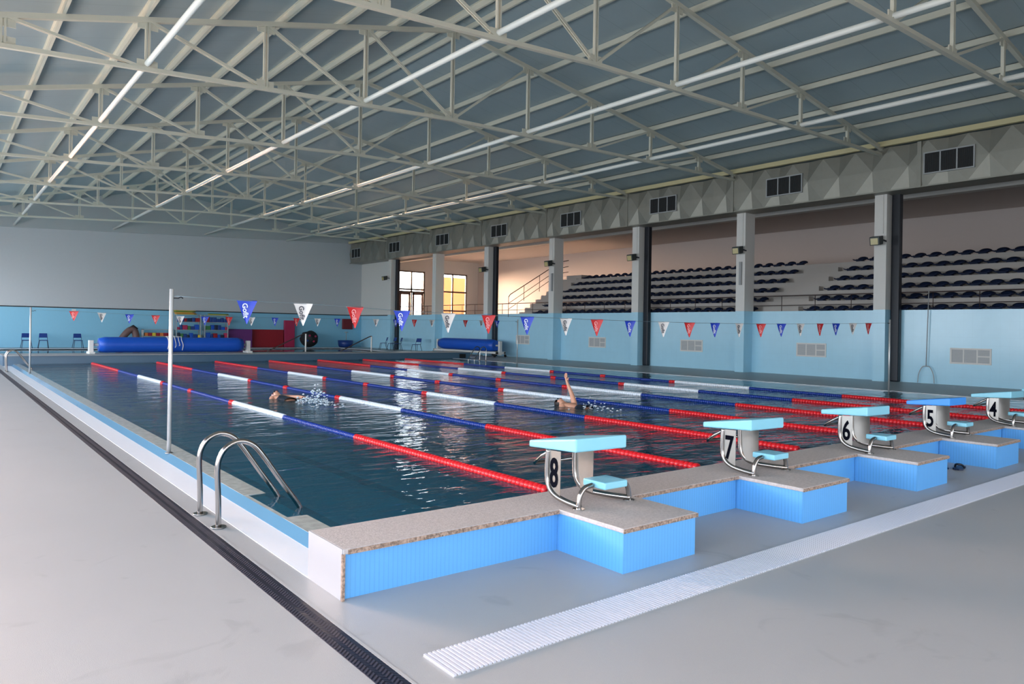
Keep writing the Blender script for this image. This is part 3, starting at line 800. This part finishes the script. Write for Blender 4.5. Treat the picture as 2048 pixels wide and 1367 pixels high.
# ---------------------------------------------------------------- the stand
XT = lambda i: 23.35+.73*i
ZT = lambda i: 2.36+.42*i
def stand():
    e = empty('spectator_stand', (0, 0, 0)); tag(e, 'pale concrete stepped stand behind the blue parapet', 'stand')
    MB().box(XR+.23, 33.69, YN+.02, YB-.02, 1.9, 2.05).build('walkway', M_conc, e)
    for i in range(6):
        x0 = max(XT(i)-.35, XR+.23); x1 = XT(i+1)-.35 if i < 5 else 33.69
        MB().box(x0, x1, YN+.02, 26.2, 1.95, ZT(i)).build('tier', M_conc, e)
        if i: MB().box(x0-.33, x0+.02, 10.35, 11.85, 1.95, ZT(i)-.21).build('aisle_step', M_conc, e)
    for i in range(11):
        MB().box(XT(0)-.17+i*.4, XT(0)-.3+i*.4+.42 if i < 10 else 33.69, 26.2, 27.45, 1.95, 2.25+.25*i).build('end_step', M_conc, e)
    def seat():
        s = empty('stadium_seat', (0, 0, 0)); m = MB()
        # low bucket: pan with raised rear lip
        pr = [(-.20, .035), (-.17, .0), (.05, .02), (.14, .06), (.19, .15), (.22, .215)]; n = 9; vs = []
        for lay in (0, 1):
            for x, z in pr:
                for k in range(n):
                    g = -1+2*k/(n-1); hw = .222*(1-.10*max(0, (z-.1)/.12))
                    up = .05*abs(g)**3 if z < .1 else -.07*abs(g)**2.5
                    vs.append((x, g*hw, (z+up)*.82+.05-(.02 if lay else 0)))
        mm = len(pr); fs = []
        for lay in (0, 1):
            for a in range(mm-1):
                for k in range(n-1):
                    q = lay*mm*n+a*n+k; fs.append((q, q+1, q+n+1, q+n) if lay == 0 else (q, q+n, q+n+1, q+1))
        T0 = mm*n
        for k in range(n-1): fs += [(k, T0+k, T0+k+1, k+1), ((mm-1)*n+k, (mm-1)*n+k+1, T0+(mm-1)*n+k+1, T0+(mm-1)*n+k)]
        for a in range(mm-1): fs += [(a*n, a*n+n, T0+a*n+n, T0+a*n), (a*n+n-1, T0+a*n+n-1, T0+a*n+2*n-1, a*n+2*n-1)]
        m.add(vs, fs, True); m.build('seat_shell', M_navy, s)
        MB().box(-.12, .12, -.12, .12, 0, .05).build('seat_foot', M_navy, s)
        return s
    s0 = seat(); used = False
    for i in range(6):
        row = ORD[i]
        ys = []; y = 25.45
        while y > 12.15: ys.append(y); y -= .548
        for blk, lst in (('left', ys), ('right', [9.72-.548*j for j in range(13)])):
            for j, y in enumerate(lst):
                o = s0 if not used else dup(s0)
                used = True
                o.location = (XT(i)-.13, y, ZT(i))
                tag(o, 'navy seat, %s from the left in the %s row of the %s block' % (ORD[j], row, blk), 'seat', 'dark seats of the %s block' % blk)
    # parapet railing
    r = empty('parapet_railing', (22.95+.1, 0, 2.38)); tag(r, 'dark steel railing with two bars on top of the blue parapet', 'railing')
    for z, rr in ((.58, .022), (.22, .014)): MB().tube([(0, YN, z), (0, 44.6, z)], rr, 8).build('rail', M_rail, r)
    y = -8.0
    while y < 44.7:
        MB().tube([(0, y, 0), (0, y, .58)], .014, 8).build('post', M_rail, r); y += 1.345
    MB().tube([(0, 44.6, .58), (2.3, 44.6, .58)], .02, 8).tube([(0, 44.6, .22), (2.3, 44.6, .22)], .014, 8).build('return_rail', M_rail, r)
    # stair rail at the end of the stand
    s = empty('stair_railing', (22.85, 27.5, 2.3)); tag(s, 'dark three bar handrail climbing the stairs at the left end of the seats', 'railing')
    a = (0, 0, 0)
    for dz, rr in ((0, .024), (-.36, .016), (-.68, .016)):
        pts = [(0, 0, 1.02+dz), (.12, 0, 1.17+dz), (3.85, 0, 3.25+dz), (4.5, 0, 3.38+dz)] if dz == 0 else [(0, 0, 1.02+dz), (3.85, 0, 3.25+dz), (4.5, 0, 3.38+dz)]
        MB().tube(pts, rr, 8).build('rail', M_rail, s)
    for x in (0.0, 1.1, 2.25, 3.85): MB().tube([(x, 0, -.1 if x == 0 else .3+x*.5), (x, 0, 1.05+x*.575)], .016, 8).build('post', M_rail, s)
stand()

# ---------------------------------------------------------------- cover reels, mats, shelves, chairs
def reels():
    e = empty('cover_reel', (5.1, 26.0, .36)); tag(e, 'long roll of blue pool cover on white stands on the low wall between the pools', 'cover reel')
    m = MB(); pts = []; rr = []
    for i in range(25):
        x = -2.62+5.24*i/24; pts.append((x, 0, .33)); rr.append(.29 if 0 < i < 24 else .24)
    m.tube(pts, rr, 28).build('rolled_cover', M_cover, e)
    MB().tube([(-2.9, 0, .33), (2.9, 0, .33)], .05, 12).build('axle', M_grey, e)
    for s in (-1, 1):
        st = MB().box(s*2.86-.08, s*2.86+.08, -.1, .1, .0, .5).box(s*2.86-.1, s*2.86+.1, -.32, .32, 0, .08)
        bevel(st.build('stand', M_white, e), .015)
    c = MB()
    for dx, l in ((-.25, .45), (-.15, .6), (.02, .4), (.16, .32), (.28, .5)):
        c.tube(smooth_path([(-.05+dx, -.1, .66), (-.05+dx*.9, -.26, .52), (-.03+dx, -.315, .33), (dx-.06, -.31, .62-l)], 5), .014, 6)
    c.tube(smooth_path([(-.32, -.02, .64), (-.1, -.02, .67), (.1, -.03, .65), (.26, -.02, .64)], 5), .014, 6)
    c.build('white_straps', M_white, e)
    e = empty('cover_reel', (21.7, 29.9, 0)); tag(e, 'shorter roll of blue pool cover on a wheeled white frame by the blue side wall', 'cover reel')
    pts = []; rr = []
    for i in range(17):
        y = -2.85+5.5*i/16; pts.append((0, y, .62)); rr.append(.33 if 0 < i < 16 else .27)
    MB().tube(pts, rr, 26).build('rolled_cover', M_cover, e)
    MB().tube([(0, -3.2, .62), (0, 3.0, .62)], .05, 12).build('axle', M_grey, e)
    MB().box(-.3, -.2, -3.3, 3.05, .18, .28).box(.2, .3, -3.3, 3.05, .18, .28).box(-.3, .3, -3.3, -3.2, .16, .30).box(-.3, .3, 2.95, 3.05, .16, .3).build('base_frame', M_white, e)
    for y in (-3.2, 2.98):
        bevel(MB().box(-.09, .09, y-.07, y+.07, .1, .86).build('upright', M_white, e), .015)
        for x in (-.36, .36): MB().cyl((x-.03, y, .08), .08, .06, 14, 'X').build('castor', M_rubber, e)
reels()

def back_objects():
    YW = 45.6
    def mat_panel(x0, x1, h, name, m, lab, y=YW-.35, t=.22):
        o = empty(name, ((x0+x1)/2, y, 0)); w = (x1-x0)/2
        bevel(MB().box(-w, w, 0, t, 0.005, h).build('foam_body', m, o), .03, 2)
        MB().box(-w*.96, w*.96, -.006, .002, h*.5-.02, h*.5+.02).build('seam', m, o)
        tag(o, lab, 'mat'); return o
    mat_panel(13.0, 14.55, 1.22, 'foam_mat', M_purple, 'purple foam mat leaning between the shelves and the crimson mat', YW-.7)
    mat_panel(14.62, 16.85, 1.22, 'foam_mat', M_maroon, 'large crimson foam mat standing against the far wall')
    mat_panel(16.9, 17.65, 1.88, 'foam_mat', M_pink, 'tall narrow pink mat beside the crimson mat')
    def shelf(xc, lab, seed):
        rnd = random.Random(seed)
        e = empty('storage_rack', (xc, 44.6, 0)); tag(e, lab, 'rack')
        for x in (-.72, .72):
            for y in (-.22, .22): MB().box(x-.025, x+.025, y-.025, y+.025, 0, 2.12).build('post', M_grey, e)
        zs = (.15, .62, 1.12, 1.62, 2.08)
        for z in zs: MB().box(-.74, .74, -.24, .24, z, z+.03).build('shelf_board', M_grey, e)
        cols = [M_cover, M_navy, M_chair, M_chair, M_maroon, M_yellow, M_navy, M_green, M_pink]
        nm = lab.split(' with')[0]
        for si, z in enumerate(zs[1:4]):
            x = -.64; j = 0
            while x < .6:
                w = rnd.uniform(.12, .3); h = rnd.uniform(.16, .34); c = rnd.choice(cols[:5] if si == 2 else cols)
                o = bevel(MB().box(-w/2, w/2, -.14, .14, 0, h).build('swim_float', c), .02)
                o.location = (xc+x+w/2, 44.55, z+.03)
                tag(o, '%s float, %s from the left on %s shelf of the %s rack' % (c.name.split('_')[0], ORD[j], ['the lowest visible', 'the middle', 'the top inside'][si], 'left' if seed == 1 else 'right'), 'float', 'floats on the %s rack' % ('left' if seed == 1 else 'right'))
                x += w+.02; j += 1
        e.location = (xc, 44.6, 0); return e
    shelf(10.35, 'left storage rack with blue floats and a tall yellow stack on top', 1)
    shelf(12.05, 'right storage rack with blue floats and a flat yellow stack on top', 2)
    for xc, n, s in ((10.15, 5, 'left'), (12.15, 2, 'right')):
        for j in range(n):
            o = empty('kickboard', (xc+random.uniform(-.12, .12), 44.6, 2.115+.052*j))
            P = [(-.62+.0*j, -.2), (.45, -.2), (.62, -.08), (.66, .0), (.62, .08), (.45, .2), (-.62, .2)]
            m = MB().prism(P, 0, .045); bevel(m.build('foam_slab', [M_yellow, M_orange, M_yellow, M_green, M_yellow][(j+(s == 'right')*2) % 5], o), .012)
            tag(o, '%s foam board, %s from the bottom of the stack on the %s rack' % (['yellow', 'orange', 'yellow', 'green', 'yellow'][(j+(s == 'right')*2) % 5], ORD[j], s), 'kickboard', 'foam boards on the racks')
    # low crate shelf left of the racks
    e = empty('low_rack', (8.6, 44.7, 0)); tag(e, 'low grey rack with orange and red floats left of the storage racks', 'rack')
    for x in (-.85, .85): MB().box(x-.03, x+.03, -.2, .2, 0, 1.15).build('post', M_grey, e)
    for z in (.3, .7, 1.12): MB().box(-.88, .88, -.2, .2, z, z+.03).build('shelf_board', M_grey, e)
    for j in range(7):
        c = [M_orange, M_maroon, M_yellow, M_maroon, M_orange, M_maroon, M_maroon][j]
        o = bevel(MB().box(-.1, .1, -.12, .12, 0, .2).build('swim_float', c), .02); o.location = (7.95+j*.22, 44.7, .73)
        tag(o, '%s float, %s from the left on the low grey rack' % (c.name.split('_')[0], ORD[j]), 'float', 'floats on the low rack')
    # brown draped bag
    o = empty('equipment_bag', (7.1, 44.9, 0)); m = MB()
    m.tube(smooth_path([(-.6, 0, .02), (-.55, 0, .3), (-.35, 0, .7), (-.05, 0, 1.05), (.2, 0, 1.1), (.32, 0, .8), (.36, 0, .3), (.38, 0, .02)], 5), .2, 12)
    m.build('draped_cover', M_brown, o); MB().tube([(-.1, -.1, 1.2), (.15, -.1, 1.36), (.4, -.1, 1.15)], .05, 8).build('bag_strap', M_pipe, o)
    tag(o, 'brown covered equipment heap beyond the long blue cover roll', 'equipment')
    # ball-like net and tub
    o = empty('net_bag', (18.3, 44.3, 0)); b = bmesh.new(); bmesh.ops.create_icosphere(b, subdivisions=3, radius=.62)
    for v in b.verts: v.co.z = v.co.z*.92+.6; v.co *= 1+.04*math.sin(v.co.x*9+v.co.z*11)
    me = bpy.data.meshes.new('dark_bag'); b.to_mesh(me); b.free(); me.materials.append(M_rubber); x = bpy.data.objects.new('dark_bag', me); C.objects.link(x); x.parent = o
    for k, (dx, dz, c) in enumerate(((-.2, .85, M_pink), (.22, .8, M_pink), (-.35, .5, M_chair), (.1, .45, M_pink))):
        MB().cyl((dx, -.62, dz), .07, .05, 12, 'Y').build('coloured_ring', c, o)
    tag(o, 'large round dark bag of toys on the far deck behind the left stair rail', 'bag')
    o = empty('blue_tub', (21.2, 44.6, 0)); MB().tube([(0, 0, .02), (0, 0, .1), (0, 0, .5), (0, 0, .52)], [.42, .5, .56, .5], 24).build('tub_body', M_chair, o)
    MB().tube([(.05, 0, .5), (.05, 0, 1.1)], .03, 8).tube([(-.08, 0, 1.1), (.18, 0, 1.1)], .03, 8).build('tap', M_grey, o)
    tag(o, 'blue tub under a tap in the far right corner', 'tub')
    o = empty('hose_box', (21.75, YB-.2, 1.7)); bevel(MB().box(-.38, .38, -.1, .14, -.38, .38).build('cabinet', M_redbox, o), .015)
    MB().box(-.34, .34, -.112, -.1, -.34, .34).build('cabinet_door', M_redbox, o)
    tag(o, 'dark red square fire hose cabinet on the far wall near the right corner', 'cabinet')
    o = tag(MB().box(-.11, .11, -.02, 0, -.28, .28).build('wall_panel', M_white), 'small white panel high on the blue far wall behind the first red far pennant', 'panel')
    o.location = (4.2, YB-.03, 2.0)
    # chairs
    def chair(name='plastic_chair'):
        e = empty(name)
        m = MB().hexa([(-.22, -.2, .43), (.22, -.2, .43), (.2, .2, .45), (-.2, .2, .45), (-.22, -.2, .455), (.22, -.2, .455), (.2, .2, .475), (-.2, .2, .475)])
        bevel(m.build('seat', M_chair, e), .015)
        m = MB().hexa([(-.21, .2, .60), (.21, .2, .60), (.21, .225, .60), (-.21, .225, .60), (-.19, .27, .84), (.19, .27, .84), (.19, .295, .84), (-.19, .295, .84)])
        bevel(m.build('backrest', M_chair, e), .015)
        for sx in (-1, 1):
            MB().tube([(sx*.2, .17, .44), (sx*.2, .22, .62)], .012, 6).build('back_support', M_chairleg, e)
            MB().tube([(sx*.19, -.17, .44), (sx*.25, -.25, 0)], .015, 8).build('leg', M_chairleg, e)
            MB().tube([(sx*.19, .15, .44), (sx*.25, .27, 0)], .015, 8).build('leg', M_chairleg, e)
        return e
    c0 = chair()
    spots = [(1.75, 44.2, .05, 'leftmost blue plastic chair against the far wall, left of the far flag post'), (2.55, 44.2, -.05, 'blue plastic chair just right of the far left flag post'),
             (4.25, 44.2, .03, 'blue plastic chair standing alone left of the long cover roll'),
             (21.6, 39.6, 1.9, 'blue plastic chair nearest the far corner column'), (21.75, 38.7, 1.6, 'middle blue plastic chair of the three by the corner column'),
             (21.75, 37.9, 1.9, 'right blue plastic chair of the three by the corner column'), (21.8, 35.6, 1.2, 'blue plastic chair standing alone before the small cover reel')]
    for i, (x, y, r_, lab) in enumerate(spots):
        o = c0 if i == 0 else dup(c0)
        o.location = (x, y, 0); o.rotation_euler.z = r_ if i < 3 else -r_
        tag(o, lab, 'chair', 'blue plastic chairs')
    b = bevel(MB().box(-.28, .28, -.2, .2, 0, .22).build('folded_cover', M_chair), .05, 3); b.location = (5.6, 44.3, 0)
    tag(b, 'crumpled blue sheet on the far deck left of the long cover roll', 'sheet')
    # handrails on the bulkhead
    for i, x in enumerate((10.75, 14.0)):
        o = empty('stair_handrail', (x, 26.68, .36)); H = .80 if i == 0 else .70
        MB().tube([(0, 0, 0), (0, 0, H)], .035, 10).build('upright', M_white, o)
        MB().tube(smooth_path([(0.02, 0, H), (-.12, .04, H-.02), (-.9, .2, H-.42), (-1.6, .4, H-.8)], 4), .024, 8).build('sloping_rail', M_rail, o)
        tag(o, 'sloping handrail with a white upright on the low dividing wall, %s of the two' % ('left' if i == 0 else 'right'), 'handrail', 'handrails on the dividing wall')
    o = MB().box(-.16, .16, -.05, .05, -.1, .1).build('pool_inlet', M_dark); o.location = (18.1, 25.02, .17)
    tag(o, 'small dark square opening at the right end of the dividing wall', 'opening')
    # slippers
    for i, (x, y, r_) in enumerate(((6.93, -1.12, .2), (7.03, -1.27, -.15))):
        e = empty('flip_flop', (x, y, 0), 1.9+r_)
        P = [(-.04, -.13), (.03, -.14), (.045, 0), (.055, .09), (.03, .14), (-.02, .145), (-.05, .1), (-.04, 0)]
        MB().prism(P, 0.002, .02).build('sole', M_navy, e)
        MB().tube(smooth_path([(-.048, 0, .02), (-.03, .05, .055), (0, .08, .062), (.03, .045, .055), (.05, -.01, .02)], 4), .012, 6).build('strap', M_pipe, e)
        tag(e, 'dark blue slipper on the deck behind platform 6, %s of the pair' % ('farther' if i == 0 else 'nearer'), 'slipper', 'slippers on the deck')
back_objects()

# ---------------------------------------------------------------- swimmers
def skinned(name, pts, edges, rad, m, root, parent=None, sub=2):
    me = bpy.data.meshes.new(name); me.from_pydata([tuple(p) for p in pts], edges, []); me.update()
    o = bpy.data.objects.new(name, me); C.objects.link(o)
    sk = o.modifiers.new('skin', 'SKIN'); sk.use_smooth_shade = True
    o.modifiers.new('sub', 'SUBSURF').levels = sub
    bpy.context.view_layer.objects.active = o
    sv = me.skin_vertices[0].data if me.skin_vertices else None
    if sv is None:
        bpy.context.view_layer.update(); 
        bm = bmesh.new(); bm.from_mesh(me); bm.verts.layers.skin.verify(); bm.to_mesh(me); bm.free(); sv = me.skin_vertices[0].data
    for i, r_ in enumerate(rad):
        r2 = r_ if isinstance(r_, tuple) else (r_, r_); sv[i].radius = r2; sv[i].use_root = (i == root)
    dg = bpy.context.evaluated_depsgraph_get(); dg.update()
    em = bpy.data.meshes.new_from_object(o.evaluated_get(dg)); bpy.data.objects.remove(o)
    em.materials.clear(); em.materials.append(m)
    for p in em.polygons: p.use_smooth = True; p.material_index = 0
    r = bpy.data.objects.new(name, em); C.objects.link(r)
    if parent: r.parent = parent
    return r
def fingers(P, E, Rr, wrist, d, side, up, curl=.15):
    """palm and five fingers hanging on vertex index `wrist`; d along the hand, side towards the thumb"""
    w = Vector(P[wrist]); d = Vector(d).normalized(); s = Vector(side).normalized(); u = Vector(up).normalized()
    P.append(w+d*.05); palm = len(P)-1; E.append((wrist, palm)); Rr.append((.035, .018))
    P.append(w+d*.09); kn = len(P)-1; E.append((palm, kn)); Rr.append((.038, .016))
    for j, (off, ln) in enumerate(((.03, .07), (.01, .08), (-.011, .075), (-.031, .058))):
        a = w+d*.105+s*off; b = a+d*ln*.55+u*curl*.02; c = b+d*ln*.45+u*curl*.05
        i0 = len(P); P.extend([a, b, c]); E.extend([(kn, i0), (i0, i0+1), (i0+1, i0+2)]); Rr.extend([.0105, .0095, .0075])
    a = w+d*.045+s*.045; b = a+d*.04+s*.025
    i0 = len(P); P.extend([a, b]); E.extend([(palm, i0), (i0, i0+1)]); Rr.extend([.012, .009])
def head(e, c, fwd, up, hairm, goggles):
    """face and hair on the head of a swimmer; fwd = where the face looks, up = towards the crown"""
    f = Vector(fwd).normalized(); u = Vector(up).normalized(); s = f.cross(u); c = Vector(c)
    h = bmesh.new(); bmesh.ops.create_uvsphere(h, u_segments=20, v_segments=14, radius=1)
    for v in list(h.verts):
        x, y, z = v.co; v.co = c+s*x*.082+f*(y*.098-.006)+u*(z*.112+.012)
        if y > .35 and z < .45: v.tag = True
    bmesh.ops.delete(h, geom=[v for v in h.verts if v.tag], context='VERTS')
    me = bpy.data.meshes.new('hair'); h.to_mesh(me); h.free(); me.materials.append(hairm); o = bpy.data.objects.new('hair', me); C.objects.link(o); o.parent = e
    for p in me.polygons: p.use_smooth = True
    g = MB()
    for k in (-1, 1):
        q = c+f*.088+s*k*.032+u*.008; g.tube([q-f*.012, q+f*.012], .02, 10)
    g.build('goggles' if goggles else 'eyes', M_pipe, e)
    mt = MB(); q = c+f*.090-u*.052; mt.tube([q-s*.022, q+f*.004, q+s*.022], .006, 6); mt.build('mouth', mat('lips', (170, 96, 88), .5), e)
def swimmer(name, loc, rz, lab, arm_up, suit_top, hairm):
    e = empty(name, loc, rz); tag(e, lab, 'person')
    # local frame: +Y towards the head, Z up, body lying on the back at the surface
    P = [Vector((0, 0, -.05)), Vector((0, .18, -.05)), Vector((0, .38, -.03)), Vector((0, .5, -.015)), Vector((0, .58, .0)), Vector((0, .66, .025)), Vector((0, .77, .035)),
         Vector((.17, .46, -.01)), Vector((-.17, .46, -.01)),
         Vector((.09, -.06, -.07)), Vector((.10, -.45, -.12)), Vector((.11, -.85, -.17)), Vector((.11, -1.0, -.15)),
         Vector((-.09, -.06, -.07)), Vector((-.10, -.45, -.09)), Vector((-.10, -.85, -.20)), Vector((-.10, -1.0, -.17))]
    E = [(0,1),(1,2),(2,3),(3,4),(4,5),(5,6),(3,7),(3,8),(0,9),(9,10),(10,11),(11,12),(0,13),(13,14),(14,15),(15,16)]
    Rr = [(.15,.10),(.125,.095),(.155,.11),(.15,.10),(.055,.055),(.078,.085),(.07,.08),.068,.068,.082,.062,.04,.045,.082,.062,.04,.045]
    # nose
    P.append(Vector((0, .70, .125))); E.append((5, len(P)-1)); Rr.append(.016)
    if arm_up:
        P += [Vector((.19, .57, .20)), Vector((.17, .70, .44))]; b = len(P)
        E += [(7, b-2), (b-2, b-1)]; Rr += [.046, .028]
        fingers(P, E, Rr, b-1, (-.02, .25, 1), (0, -1, .1), (1, 0, 0))
    else:
        P += [Vector((.27, .18, .03)), Vector((.26, -.08, .045))]; b = len(P)
        E += [(7, b-2), (b-2, b-1)]; Rr += [.044, .028]
        fingers(P, E, Rr, b-1, (0, -1, .05), (-1, 0, .1), (0, 0, 1))
    P += [Vector((-.30, .25, -.1)), Vector((-.34, .0, -.18))]; b = len(P)
    E += [(8, b-2), (b-2, b-1)]; Rr += [.044, .028]
    fingers(P, E, Rr, b-1, (0, -1, -.2), (1, 0, 0), (0, 0, 1))
    skinned('body', P, E, Rr, M_skin, 0, e)
    head(e, (0, .715, .03), (0, .1, 1), (0, 1, -.1), hairm, True)
    # swimwear follows the hips (and the chest for a full suit)
    y1 = .42 if suit_top else .16
    m = MB(); pts = []; 
    n = 16
    for j in range(7):
        y = -.09+(y1+.09)*j/6
        wx = .158 if y < .12 else .142; wz = .108
        for k in range(n):
            t = 2*math.pi*k/n; pts.append((wx*math.cos(t), y, -.05+(.01 if y > .3 else 0)+wz*math.sin(t)))
    m.add(pts, [(j*n+k, (j+1)*n+k, (j+1)*n+(k+1) % n, j*n+(k+1) % n) for j in range(6) for k in range(n)], True)
    m.build('swimsuit' if suit_top else 'swim_trunks', M_suit, e)
    return e
def splash(loc, n, spread, lab, seed, h=.12):
    rnd = random.Random(seed); m = MB()
    for i in range(n):
        a = rnd.gauss(0, spread[0]); b = rnd.gauss(0, spread[1]); r_ = rnd.uniform(.006, .022); z = abs(rnd.gauss(0, h))*math.exp(-(a*a/spread[0]**2+b*b/spread[1]**2)/2)
        c = Vector((a, b, z)); fl = rnd.uniform(.3, .9) if z < .02 else 1
        vs = [c+Vector((r_*1.6,0,0)), c+Vector((-r_*1.6,0,0)), c+Vector((0,r_*1.6,0)), c+Vector((0,-r_*1.6,0)), c+Vector((0,0,r_*fl)), c+Vector((0,0,-r_*fl))]
        m.add(vs, [(0,2,4),(2,1,4),(1,3,4),(3,0,4),(2,0,5),(1,2,5),(3,1,5),(0,3,5)], True)
    o = m.build('splash', M_foam); o.location = loc; tag(o, lab, 'splash', kind='stuff'); return o
swimmer('person', (3.2, 9.25, ZW), 0.0, 'person swimming on the back in lane 7 in a dark swimsuit, face up, arms low', False, True, mat('pale_cap', (214, 168, 158), .4))
swimmer('person', (7.35, 5.25, ZW), 0.0, 'person swimming backstroke in lane 5 in goggles and dark trunks with one arm raised', True, False, M_hair)
splash((3.35, 8.35, ZW+.01), 260, (.12, .3), 'white splash behind the swimmer in lane 7', 3, .16)
splash((7.35, 5.0, ZW+.01), 60, (.12, .2), 'small splash around the hips of the swimmer in lane 5', 5, .1)
